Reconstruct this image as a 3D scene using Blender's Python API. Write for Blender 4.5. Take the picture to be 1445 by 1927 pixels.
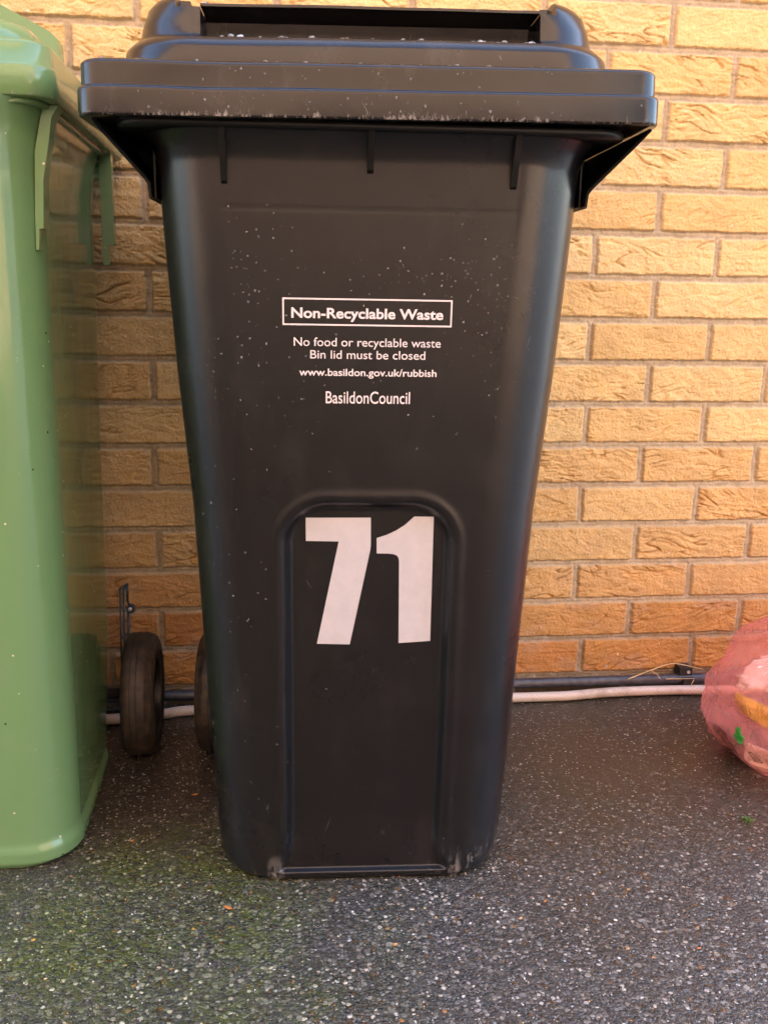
import bpy, bmesh, math, random
import numpy as np
from mathutils import Vector, Matrix
random.seed(7)
for o in list(bpy.data.objects): bpy.data.objects.remove(o)
SC = bpy.context.scene
COL = SC.collection
R = math.radians

# ------------------------------------------------------------------ camera
cam = bpy.data.cameras.new("camera")
cam.sensor_fit = 'HORIZONTAL'; cam.sensor_width = 36.0
cam.lens = 36.0 * 1800.0 / 1445.0
cam.clip_start = 0.02; cam.clip_end = 500
camo = bpy.data.objects.new("camera", cam); COL.objects.link(camo)
PITCH, YAW, ROLL = 0.22599, 0.12457, 0.017055
def cam_matrix():
    cp, sp, cy, sy = math.cos(PITCH), math.sin(PITCH), math.cos(YAW), math.sin(YAW)
    cr, sr = math.cos(ROLL), math.sin(ROLL)
    right = Vector((cy, -sy, 0)); fwd = Vector((sy*cp, cy*cp, -sp)); up = right.cross(fwd)
    r2 = cr*right + sr*up; u2 = -sr*right + cr*up
    m = Matrix((r2, u2, -fwd)).transposed().to_4x4()
    m.translation = (-0.57624, -1.67863, 0.75219)
    return m
camo.matrix_world = cam_matrix()
SC.camera = camo

# ------------------------------------------------------------------ world, sun, exposure
SUN_EL, SUN_ROT = R(44), R(12)          # sun stands behind the brick wall: the bins are in open shade
w = bpy.data.worlds.new("World"); SC.world = w; w.use_nodes = True
nt = w.node_tree
sky = nt.nodes.new("ShaderNodeTexSky"); sky.sky_type = 'NISHITA'; sky.sun_disc = False
sky.sun_elevation = SUN_EL; sky.sun_rotation = SUN_ROT; sky.air_density = 1.0; sky.dust_density = 2.4
nt.links.new(sky.outputs[0], nt.nodes["Background"].inputs[0])
nt.nodes["Background"].inputs[1].default_value = 0.15
sl = bpy.data.lights.new("sun", 'SUN'); sl.energy = 2.2; sl.angle = R(0.5); sl.color = (1.0, 0.95, 0.88)
so = bpy.data.objects.new("sun", sl); COL.objects.link(so)
sd = Vector((math.sin(SUN_ROT)*math.cos(SUN_EL), math.cos(SUN_ROT)*math.cos(SUN_EL), math.sin(SUN_EL)))
so.rotation_euler = sd.to_track_quat('Z', 'Y').to_euler(); so.location = sd*20
SC.view_settings.view_transform = 'Standard'; SC.view_settings.look = 'None'
SC.view_settings.exposure = 3.5; SC.view_settings.gamma = 1.0
SC.cycles.max_bounces = 10; SC.cycles.diffuse_bounces = 5; SC.cycles.transparent_max_bounces = 16
SC.cycles.sample_clamp_indirect = 8.0

# ------------------------------------------------------------------ helpers
def tag(o, label=None, cat=None, group=None, kind=None):
    if label: o["label"] = label
    if cat: o["category"] = cat
    if group: o["group"] = group
    if kind: o["kind"] = kind
    return o
def empty(name, loc=(0, 0, 0), rz=0.0):
    o = bpy.data.objects.new(name, None); o.empty_display_size = .05
    COL.objects.link(o); o.location = loc; o.rotation_euler = (0, 0, rz); return o
def link(name, me, mat=None, parent=None):
    o = bpy.data.objects.new(name, me); COL.objects.link(o)
    if mat is not None:
        for m in (mat if isinstance(mat, (list, tuple)) else [mat]): me.materials.append(m)
    if parent is not None: o.parent = parent
    return o
def from_bm(name, bm, mat, parent=None, smooth=True, angle=None):
    bmesh.ops.recalc_face_normals(bm, faces=bm.faces)
    me = bpy.data.meshes.new(name); bm.to_mesh(me); bm.free()
    if smooth: me.polygons.foreach_set("use_smooth", [True]*len(me.polygons))
    o = link(name, me, mat, parent)
    if angle is not None: me.set_sharp_from_angle(angle=R(angle))
    return o
def grid_mesh(name, P, wrap_u=False, wrap_v=False, smooth=True, flip=False):
    """P: (nv, nu, 3) array"""
    nv, nu = P.shape[:2]
    me = bpy.data.meshes.new(name)
    me.vertices.add(nv*nu); me.vertices.foreach_set("co", P.reshape(-1).astype(np.float32))
    iu = np.arange(nu if wrap_u else nu-1); iv = np.arange(nv if wrap_v else nv-1)
    U, V = np.meshgrid(iu, iv); U = U.ravel(); V = V.ravel(); U1 = (U+1) % nu; V1 = (V+1) % nv
    F = np.stack([V*nu+U, V*nu+U1, V1*nu+U1, V1*nu+U], 1)
    if flip: F = F[:, ::-1]
    n = len(F)
    me.loops.add(n*4); me.loops.foreach_set("vertex_index", F.ravel().astype(np.int32))
    me.polygons.add(n); me.polygons.foreach_set("loop_start", (np.arange(n)*4).astype(np.int32))
    me.update(calc_edges=True)
    if smooth: me.polygons.foreach_set("use_smooth", np.ones(n, bool))
    return me
def box(bm, x0, x1, y0, y1, z0, z1):
    vs = [bm.verts.new((x, y, z)) for z in (z0, z1) for y in (y0, y1) for x in (x0, x1)]
    for f in ((0, 2, 3, 1), (4, 5, 7, 6), (0, 1, 5, 4), (2, 6, 7, 3), (0, 4, 6, 2), (1, 3, 7, 5)):
        bm.faces.new([vs[i] for i in f])
    return vs
def bevel(bm, w, seg=2, ang=30):
    es = [e for e in bm.edges if len(e.link_faces) == 2 and e.calc_face_angle(0) > R(ang)]
    bmesh.ops.bevel(bm, geom=es, offset=w, segments=seg, affect='EDGES', profile=.5)
def prism(bm, pts, axis, a0, a1):
    """extrude 2D polygon (list of (p,q)) along axis 'x','y','z'"""
    def mk(p, q, a):
        return {'x': (a, p, q), 'y': (p, a, q), 'z': (p, q, a)}[axis]
    A = [bm.verts.new(mk(p, q, a0)) for p, q in pts]; B = [bm.verts.new(mk(p, q, a1)) for p, q in pts]
    bm.faces.new(A); bm.faces.new(B[::-1]); n = len(pts)
    for i in range(n): bm.faces.new((A[i], B[i], B[(i+1) % n], A[(i+1) % n]))
def lathe(bm, prof, n=48, axis='x'):
    """closed profile of (r, a) revolved about the axis"""
    rings = []
    for i in range(n):
        t = 2*math.pi*i/n; c, s = math.cos(t), math.sin(t)
        rings.append([bm.verts.new({'x': (a, r*c, r*s), 'z': (r*c, r*s, a), 'y': (r*c, a, r*s)}[axis]) for r, a in prof])
    m = len(prof)
    for i in range(n):
        for j in range(m):
            bm.faces.new((rings[i][j], rings[(i+1) % n][j], rings[(i+1) % n][(j+1) % m], rings[i][(j+1) % m]))
def tube(bm, pts, r, n=10, taper=None):
    pts = [Vector(p) for p in pts]; rings = []
    for i, p in enumerate(pts):
        d = (pts[min(i+1, len(pts)-1)] - pts[max(i-1, 0)]).normalized()
        u = d.cross(Vector((0, 0, 1)));
        if u.length < 1e-3: u = d.cross(Vector((0, 1, 0)))
        u.normalize(); v = u.cross(d); rr = r if taper is None else r*taper[i]
        rings.append([bm.verts.new(p + rr*(math.cos(2*math.pi*k/n)*u + math.sin(2*math.pi*k/n)*v)) for k in range(n)])
    for i in range(len(pts)-1):
        for k in range(n): bm.faces.new((rings[i][k], rings[i][(k+1) % n], rings[i+1][(k+1) % n], rings[i+1][k]))
    bm.faces.new(rings[0]); bm.faces.new(rings[-1][::-1])
def smoothpath(pts, n=8):
    """Catmull-Rom"""
    P = [Vector(p) for p in pts]; P = [P[0]*2-P[1]] + P + [P[-1]*2-P[-2]]; out = []
    for i in range(1, len(P)-2):
        for k in range(n):
            t = k/n; a, b, c, d = P[i-1], P[i], P[i+1], P[i+2]
            out.append(.5*((2*b)+(c-a)*t+(2*a-5*b+4*c-d)*t*t+(3*b-a-3*c+d)*t**3))
    out.append(P[-2]); return out
def sstep(a, b, x):
    t = np.clip((x-a)/(b-a), 0, 1); return t*t*(3-2*t)
def hash2(i, j, seed):
    h = (i.astype(np.int64)*374761393 + j.astype(np.int64)*668265263 + seed*1274126177) & 0xffffffff
    h = ((h ^ (h >> 13))*1274126177) & 0xffffffff
    return ((h ^ (h >> 16)) & 0xffffff)/float(0xffffff)
def perlin(x, y, seed=0):
    xi = np.floor(x); yi = np.floor(y); xf = x-xi; yf = y-yi
    xi = xi.astype(np.int64); yi = yi.astype(np.int64)
    u = xf*xf*xf*(xf*(xf*6-15)+10); v = yf*yf*yf*(yf*(yf*6-15)+10)
    def g(a, b, dx, dy):
        t = hash2(a, b, seed)*2*np.pi; return np.cos(t)*dx + np.sin(t)*dy
    n00 = g(xi, yi, xf, yf); n10 = g(xi+1, yi, xf-1, yf); n01 = g(xi, yi+1, xf, yf-1); n11 = g(xi+1, yi+1, xf-1, yf-1)
    return ((n00*(1-u)+n10*u)*(1-v) + (n01*(1-u)+n11*u)*v)*1.4

# ------------------------------------------------------------------ materials
def new_mat(name):
    m = bpy.data.materials.new(name); m.use_nodes = True
    n = m.node_tree.nodes; return m, n, m.node_tree.links, n["Principled BSDF"]
def setp(b, **k):
    for a, v in k.items():
        b.inputs[a.replace('_', ' ')].default_value = v if not isinstance(v, tuple) or len(v) == 4 else (*v, 1)
def ramp(n, pts, interp='LINEAR'):
    r = n.new("ShaderNodeValToRGB"); r.color_ramp.interpolation = interp; e = r.color_ramp.elements
    while len(e) < len(pts): e.new(.5)
    for i, (p, c) in enumerate(pts):
        e[i].position = p; e[i].color = (*c, 1) if not isinstance(c, (int, float)) else (c, c, c, 1)
    return r
def noise(n, l, scale, detail=4, rough=.55, vec=None, dist=0):
    t = n.new("ShaderNodeTexNoise"); t.inputs["Scale"].default_value = scale; t.inputs["Detail"].default_value = detail
    t.inputs["Roughness"].default_value = rough; t.inputs["Distortion"].default_value = dist
    if vec is not None: l.new(vec, t.inputs["Vector"])
    return t
def mapping(n, l, src, scale=(1, 1, 1), rot=(0, 0, 0), loc=(0, 0, 0)):
    m = n.new("ShaderNodeMapping"); m.inputs["Scale"].default_value = scale; m.inputs["Rotation"].default_value = rot
    m.inputs["Location"].default_value = loc; l.new(src, m.inputs["Vector"]); return m.outputs[0]
def mix(n, l, fac, a, b, mode='MIX'):
    x = n.new("ShaderNodeMix"); x.data_type = 'RGBA'; x.blend_type = mode
    for s, v in ((0, fac), (6, a), (7, b)):
        if hasattr(v, "links"): l.new(v, x.inputs[s])
        else: x.inputs[s].default_value = (*v, 1) if isinstance(v, tuple) and len(v) == 3 else v
    return x.outputs[2]
def math_(n, l, op, a, b=0.0, c=None, clamp=False):
    x = n.new("ShaderNodeMath"); x.operation = op; x.use_clamp = clamp
    for i, v in enumerate((a, b, c)):
        if v is None: continue
        if hasattr(v, "links"): l.new(v, x.inputs[i])
        else: x.inputs[i].default_value = v
    return x.outputs[0]
def bump(n, l, b, h, strength=.3, dist=.001, prev=None):
    x = n.new("ShaderNodeBump"); x.inputs["Strength"].default_value = strength; x.inputs["Distance"].default_value = dist
    l.new(h, x.inputs["Height"])
    if prev is not None: l.new(prev, x.inputs["Normal"])
    if b is not None: l.new(x.outputs[0], b.inputs["Normal"])
    return x.outputs[0]
def objco(n):
    return n.new("ShaderNodeTexCoord").outputs["Object"]

def plastic(name, col, rough, spec=.5, dirt=(.25, .22, .2), dirt_amt=.5, scuff=None, wave=.06, fineb=.10, speck=None, base_scuff=0.0):
    m, n, l, b = new_mat(name); co = objco(n)
    big = noise(n, l, 5.0, 5, .6, co); fine = noise(n, l, 900, 2, .5, co)
    hazy = noise(n, l, 22, 6, .65, mapping(n, l, co, (1, 1, .45)))
    c = mix(n, l, math_(n, l, 'MULTIPLY', ramp_out(n, l, hazy.outputs[0], .52, .8), .10*dirt_amt), col, dirt)
    # thin straight scratches
    scr = None
    for ang, sc, off in ((.5, 30, 0), (-.35, 24, 3.3), (1.25, 20, 7.1)):
        mp = mapping(n, l, co, (1, 1, 1), (0, ang, 0), (off, 0, off*.7))
        a = noise(n, l, sc, 2, .5, mapping(n, l, mp, (13, 13, .55)))
        k = noise(n, l, 7, 2, .5, mp)
        s = math_(n, l, 'MULTIPLY', ramp_out(n, l, a.outputs[0], .735, .76), ramp_out(n, l, k.outputs[0], .56, .62))
        scr = s if scr is None else math_(n, l, 'MAXIMUM', scr, s)
    c = mix(n, l, math_(n, l, 'MULTIPLY', scr, .35*dirt_amt), c, (.45, .42, .4))
    z = n.new("ShaderNodeSeparateXYZ"); l.new(co, z.inputs[0])
    ro = math_(n, l, 'MULTIPLY_ADD', big.outputs[0], .16, rough-.08)
    h = fine.outputs[0]
    if scuff:                                   # worn, furred lower edge of the lid skirt
        z0, z1 = scuff
        sn = noise(n, l, 300, 4, .75, mapping(n, l, co, (1, 1, .35), (0, .25, 0)))
        gate = noise(n, l, 11, 3, .6, mapping(n, l, co, (1, 1, .1)))
        up = n.new("ShaderNodeMapRange"); l.new(z.outputs[2], up.inputs[0])
        up.inputs[1].default_value = z1; up.inputs[2].default_value = z0; up.clamp = True
        th = math_(n, l, 'MULTIPLY', math_(n, l, 'POWER', up.outputs[0], 3.2), math_(n, l, 'MULTIPLY_ADD', gate.outputs[0], 1.5, -.25))
        v = math_(n, l, 'ADD', th, math_(n, l, 'MULTIPLY_ADD', sn.outputs[0], 1.8, -1.35))
        v = math_(n, l, 'MULTIPLY', math_(n, l, 'MULTIPLY', v, 2.2, clamp=True), math_(n, l, 'GREATER_THAN', z.outputs[2], z0+.0006))
        c = mix(n, l, v, c, (.33, .29, .27)); ro = math_(n, l, 'MULTIPLY_ADD', v, .4, ro)
        h = math_(n, l, 'MULTIPLY_ADD', v, 2.5, h)
    if base_scuff:                              # scraped white-ish bottom
        sn = noise(n, l, 130, 4, .7, mapping(n, l, co, (1, 1, .5))); gate = noise(n, l, 9, 2, .5, co)
        up = n.new("ShaderNodeMapRange"); l.new(z.outputs[2], up.inputs[0])
        up.inputs[1].default_value = .09; up.inputs[2].default_value = .0; up.clamp = True
        v = math_(n, l, 'MULTIPLY', math_(n, l, 'MULTIPLY', up.outputs[0], ramp_out(n, l, gate.outputs[0], .5, .62)), ramp_out(n, l, sn.outputs[0], .56, .68))
        for x0, wd in ((-.112, .012), (.122, .010)):
            ax = math_(n, l, 'ABSOLUTE', math_(n, l, 'SUBTRACT', z.outputs[0], x0))
            sp_ = math_(n, l, 'MULTIPLY', ramp_out(n, l, ax, wd, wd*.3), ramp_out(n, l, z.outputs[2], .042, .014))
            sp_ = math_(n, l, 'MULTIPLY', sp_, ramp_out(n, l, sn.outputs[0], .42, .58))
            v = math_(n, l, 'MAXIMUM', v, sp_)
        c = mix(n, l, math_(n, l, 'MULTIPLY', v, base_scuff), c, (.4, .36, .32))
    if speck:
        vo = n.new("ShaderNodeTexVoronoi"); vo.inputs["Scale"].default_value = 55; l.new(co, vo.inputs["Vector"])
        sp = n.new("ShaderNodeSeparateColor"); l.new(vo.outputs["Color"], sp.inputs[0])
        v = math_(n, l, 'MULTIPLY', math_(n, l, 'LESS_THAN', vo.outputs["Distance"], .075), math_(n, l, 'GREATER_THAN', sp.outputs[0], .55))
        cc = mix(n, l, math_(n, l, 'GREATER_THAN', sp.outputs[1], .6), speck, (.02, .02, .015))
        c = mix(n, l, v, c, cc)
    l.new(c, b.inputs["Base Color"]); l.new(ro, b.inputs["Roughness"])
    b.inputs["Specular IOR Level"].default_value = spec
    bn = bump(n, l, None, h, fineb, .0006)
    wav = noise(n, l, 9, 2, .5, co)
    bump(n, l, b, wav.outputs[0], wave, .02, bn)
    return m
def ramp_out(n, l, src, a, b_):
    r = n.new("ShaderNodeMapRange"); l.new(src, r.inputs[0]); r.inputs[1].default_value = a; r.inputs[2].default_value = b_
    r.clamp = True; return r.outputs[0]

M_BLACK = plastic("black_plastic", (.005, .0045, .0045), .42, spec=.24)
M_BLACKB = plastic("black_plastic_body", (.0065, .0054, .0058), .29, spec=.46, base_scuff=.4, dirt_amt=.35)
M_LID = plastic("black_plastic_lid", (.008, .0065, .0068), .22, spec=.42, wave=.16, scuff=(.9195, .953), dirt_amt=.8)
M_GREEN = plastic("green_plastic_body", (.130, .235, .100), .09, fineb=.04, wave=.09, speck=(.55, .52, .35), dirt_amt=1.0)
M_GREENL = plastic("green_plastic_lid", (.135, .235, .095), .14, scuff=(.950, .981), dirt_amt=.6)
def simple(name, col, rough=.5, metal=0, spec=.5, var=.15, vs=40, bumps=0):
    m, n, l, b = new_mat(name); co = objco(n); t = noise(n, l, vs, 5, .6, co)
    dk = tuple(max(0, c*(1-var*2)) for c in col); lt = tuple(min(1, c*(1+var*2)) for c in col)
    c = ramp(n, [(.25, dk), (.75, lt)]); l.new(t.outputs[0], c.inputs[0]); l.new(c.outputs[0], b.inputs["Base Color"])
    setp(b, Roughness=rough, Metallic=metal); b.inputs["Specular IOR Level"].default_value = spec
    if bumps: bump(n, l, b, t.outputs[0], bumps, .002)
    return m
M_WHITE = simple("white_vinyl", (.45, .42, .44), .35, var=.03, vs=60)
M_PRINT = simple("white_print", (.62, .56, .57), .5, var=.02)
def drop_mat():
    m, n, l, b = new_mat("water"); setp(b, Roughness=.03, IOR=1.33); b.inputs["Transmission Weight"].default_value = .90
    b.inputs["Base Color"].default_value = (1, 1, 1, 1); return m
M_DROP = drop_mat()
def rubber_mat():
    m, n, l, b = new_mat("dirty_rubber"); co = objco(n); t = noise(n, l, 60, 6, .7, co); t2 = noise(n, l, 9, 3, .6, co)
    f = math_(n, l, 'MULTIPLY', ramp_out(n, l, t.outputs[0], .42, .7), ramp_out(n, l, t2.outputs[0], .3, .6))
    c = mix(n, l, f, (.014, .011, .009), (.085, .05, .03)); l.new(c, b.inputs["Base Color"])
    setp(b, Roughness=.6); bump(n, l, b, t.outputs[0], .3, .002); return m
M_RUBBER = rubber_mat()
M_PIPE = simple("black_pipe", (.045, .042, .05), .38, var=.35, vs=90)
M_HUB = simple("black_hub", (.02, .018, .016), .4, var=.3)
M_STRAW = simple("dry_straw", (.62, .43, .2), .6, var=.15)
M_SCREW = simple("zinc_screw", (.6, .58, .55), .35, .7, var=.2, vs=200)
M_IRON = simple("black_iron", (.02, .018, .016), .55, var=.3, vs=150)
def hose_mat():
    m, n, l, b = new_mat("braided_hose"); co = objco(n)
    w1 = n.new("ShaderNodeTexWave"); w1.inputs["Scale"].default_value = 70; w1.bands_direction = 'DIAGONAL'; l.new(co, w1.inputs[0])
    w2 = n.new("ShaderNodeTexWave"); w2.inputs["Scale"].default_value = 70; w2.bands_direction = 'DIAGONAL'; l.new(mapping(n, l, co, (-1, 1, 1)), w2.inputs[0])
    v = math_(n, l, 'MAXIMUM', w1.outputs[1], w2.outputs[1])
    t = noise(n, l, 25, 5, .6, co)
    c = mix(n, l, v, (.53, .41, .32), (.60, .49, .41)); c = mix(n, l, ramp_out(n, l, t.outputs[0], .5, .75), c, (.32, .22, .15))
    l.new(c, b.inputs["Base Color"]); setp(b, Roughness=.3); bump(n, l, b, v, .15, .001)
    b.inputs["Subsurface Weight"].default_value = .15; b.inputs["Subsurface Radius"].default_value = (.01, .006, .004)
    return m
M_HOSE = hose_mat()

# ------------------------------------------------------------------ the brick wall (real relief)
def build_wall():
    xs = np.concatenate([np.arange(-4.2, -1.45, .02), np.arange(-1.45, .85, .002), np.arange(.85, 1.301, .02)])
    zs = np.concatenate([np.arange(-.04, 1.30, .0017), np.arange(1.30, 5.4, .03)])
    X, Z = np.meshgrid(xs, zs)
    U = X/.225; U = np.where(U < 0, U*1.0234, U)
    wob = .0012*perlin(X*30, Z*30, 1) + .0008*perlin(X*90, Z*90, 2)
    V = (Z+wob-.035)/.075; K = np.floor(V).astype(np.int64); fv = V-K
    sh = np.where(K % 2 == 0, 0.0, .5) + np.where(K == 0, .085, 0.0)
    sh = sh + (hash2(K, K*0+3, 5)-.5)*.03
    W = U + wob/.225 - sh; B = np.floor(W).astype(np.int64); fu = W-B
    jit = (hash2(B, K, 11)-.5)*.0022
    jw = .0047 + .0012*(hash2(B, K, 12)-.5)
    dx = np.minimum(fu, 1-fu)*.225 - jw; dz = np.minimum(fv, 1-fv)*.075 - .0048 - .0006*(hash2(B, K, 14)-.5)
    rr = .0025
    d = np.where((dx < rr) & (dz < rr), rr-np.hypot(np.maximum(rr-dx, 0), np.maximum(rr-dz, 0)), np.minimum(dx, dz))
    edge_n = .0010*perlin(X*140, Z*140, 21)
    face = sstep(-.0004, .0026, d+edge_n)
    # creased, drag-marked brick faces
    ang = (hash2(B, K, 31)-.5)*.7; ca, sa = np.cos(ang), np.sin(ang)
    ox = hash2(B, K, 32)*50; oz = hash2(B, K, 33)*50
    lx = (fu-.5)*.225; lz = (fv-.5)*.075
    qx = lx*ca + lz*sa; qz = -lx*sa + lz*ca
    wpx = perlin(lx*22+ox, lz*30+oz, 41); wpz = perlin(lx*16+oz, lz*22+ox, 42)
    qz2 = qz + .011*wpz + .004*wpx; qx2 = qx + .01*wpx
    n1 = perlin(qx2*11+ox, qz2*62+oz, 43); m1 = sstep(.02, .30, perlin(lx*13+ox, lz*26+oz, 44))
    c1 = np.clip(1-np.abs(n1-.05)/.085, 0, 1)*m1
    n2 = perlin(qx2*32+ox, qz2*125+oz, 45); m2 = sstep(-.15, .35, perlin(lx*20+oz, lz*34+ox, 46))
    c2 = np.clip(1-np.abs(n2)/.18, 0, 1)*m2
    n5 = perlin(qx2*7+oz, qz2*24+ox, 52)            # broad laps of clay
    lap = (n5*3.0 - np.floor(n5*3.0)); lap = sstep(0, .2, lap)*(1-lap)
    n3 = perlin(lx*240+ox, lz*330+oz, 47); n4 = perlin(lx*60+ox, lz*90+oz, 48)
    amp = .30 + 1.05*hash2(B, K, 34)
    hb = -.0048*c1*amp - .0022*c2*amp + .0013*lap*amp + .0010*n3 + .0011*n4 + .0009*perlin(lx*14+oz, lz*20+ox, 49) + jit
    # mortar: slightly hollow, gritty
    hm = -.0062 + .0010*perlin(X*190, Z*190, 50) + .0012*perlin(X*45, Z*45, 51) + .0016*sstep(-.002, -.0055, d)
    dirty = sstep(.20, .08, Z)
    hm = hm + dirty*.0016*perlin(X*70, Z*120, 53)
    H = hm*(1-face) + hb*face
    H = np.where(Z < .037, np.minimum(H, -.005 + .001*perlin(X*60, Z*60, 54)), H)
    P = np.stack([X, -H, Z], -1)
    me = grid_mesh("brick_wall", P, flip=False)
    # base colours: buff bricks, wetter and oranger at the foot of the wall, grey-brown mortar
    def C(*c): return np.array(c)[None, None, :]
    r1 = hash2(B, K, 61)[..., None]; r2 = hash2(B, K, 62)[..., None]
    buff = C(.70, .475, .215)*(1-r1) + C(.66, .41, .163)*r1
    buff = buff*(.94+.12*r2)
    orange = C(.50, .245, .075)*(1-r1) + C(.47, .20, .065)*r1
    lowf = np.select([K <= 0, K == 1, K == 2, K == 3, K == 4, K == 5], [1.0, .88, .55, .38, .27, .17], .0)
    lowf = (lowf + .10*sstep(-.55, -.8, X)*sstep(.9, .3, Z))[..., None]  # wall between the bins tinted orange: reflected light put into the colour
    lowf = np.clip(lowf + .22*lowf*(r2-.5), 0, 1)
    bc = buff*(1-lowf) + orange*lowf
    pn = perlin(X*16, Z*24, 63)[..., None]; pk = sstep(.15, .55, perlin(X*19+7, Z*26, 64))[..., None]
    bc = bc*(1+.13*pn); bc = bc*(1-.40*pk*lowf) + C(.46, .28, .17)*.40*pk*lowf
    yel = sstep(.2, .6, perlin(X*28, Z*40, 66))[..., None]; bc = bc*(1-.25*yel) + bc*C(1.06, .98, .72)*.25*yel
    bc = bc*(1-np.clip(.22*c1*amp, 0, .4)[..., None]*C(.8, 1.0, 1.15))                    # deep creases coloured darker and more ochre
    bc = np.where((K < 0)[..., None], C(.16, .085, .035)+0*bc, bc)
    mc = C(.46, .355, .235)*(1+.16*perlin(X*60, Z*60, 65)[..., None])
    md = np.clip(dirty*1.0, 0, 1)[..., None]
    mc = mc*(1-.55*md) + C(.22, .165, .115)*.55*md
    lime = sstep(.25, .55, perlin(X*50, Z*80, 67))[..., None]*md; mc = mc*(1-.5*lime) + C(.5, .43, .35)*.5*lime
    ff = face[..., None]; col = bc*ff + mc*(1-ff)
    spk = (hash2(np.floor(X*420).astype(np.int64), np.floor(Z*420).astype(np.int64), 71) > .99985)[..., None]
    col = np.where(spk, C(.75, .70, .66), col)
    ca_ = me.color_attributes.new("tone", 'FLOAT_COLOR', 'POINT')
    rgba = np.concatenate([np.clip(col, 0, 1), face[..., None]], -1).reshape(-1).astype(np.float32)
    ca_.data.foreach_set("color", rgba)
    m, n, l, b = new_mat("buff_brick"); at = n.new("ShaderNodeAttribute"); at.attribute_name = "tone"
    co = objco(n); g = noise(n, l, 650, 3, .6, co); g2 = noise(n, l, 230, 4, .6, co)
    v = math_(n, l, 'MULTIPLY_ADD', g2.outputs[0], .5, .75)
    vm = n.new("ShaderNodeVectorMath"); vm.operation = 'SCALE'; l.new(at.outputs["Color"], vm.inputs[0]); l.new(v, vm.inputs["Scale"])
    l.new(vm.outputs[0], b.inputs["Base Color"]); setp(b, Roughness=.85); b.inputs["Specular IOR Level"].default_value = .25
    b1 = bump(n, l, None, g2.outputs[0], .75, .0028)
    bump(n, l, b, g.outputs[0], .7, .0013, b1)
    o = link("brick_wall", me, m)
    tag(o, "buff yellow brick wall with creased faces, turning orange near the ground", "wall")
    # the wall's body behind the facing
    bm = bmesh.new(); box(bm, -4.2, 1.288, .012, 3.2, -.04, 5.37)
    c = from_bm("wall_core", bm, simple("core_brick", (.45, .3, .15), .9), o, smooth=False)
    return o
build_wall()

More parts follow.
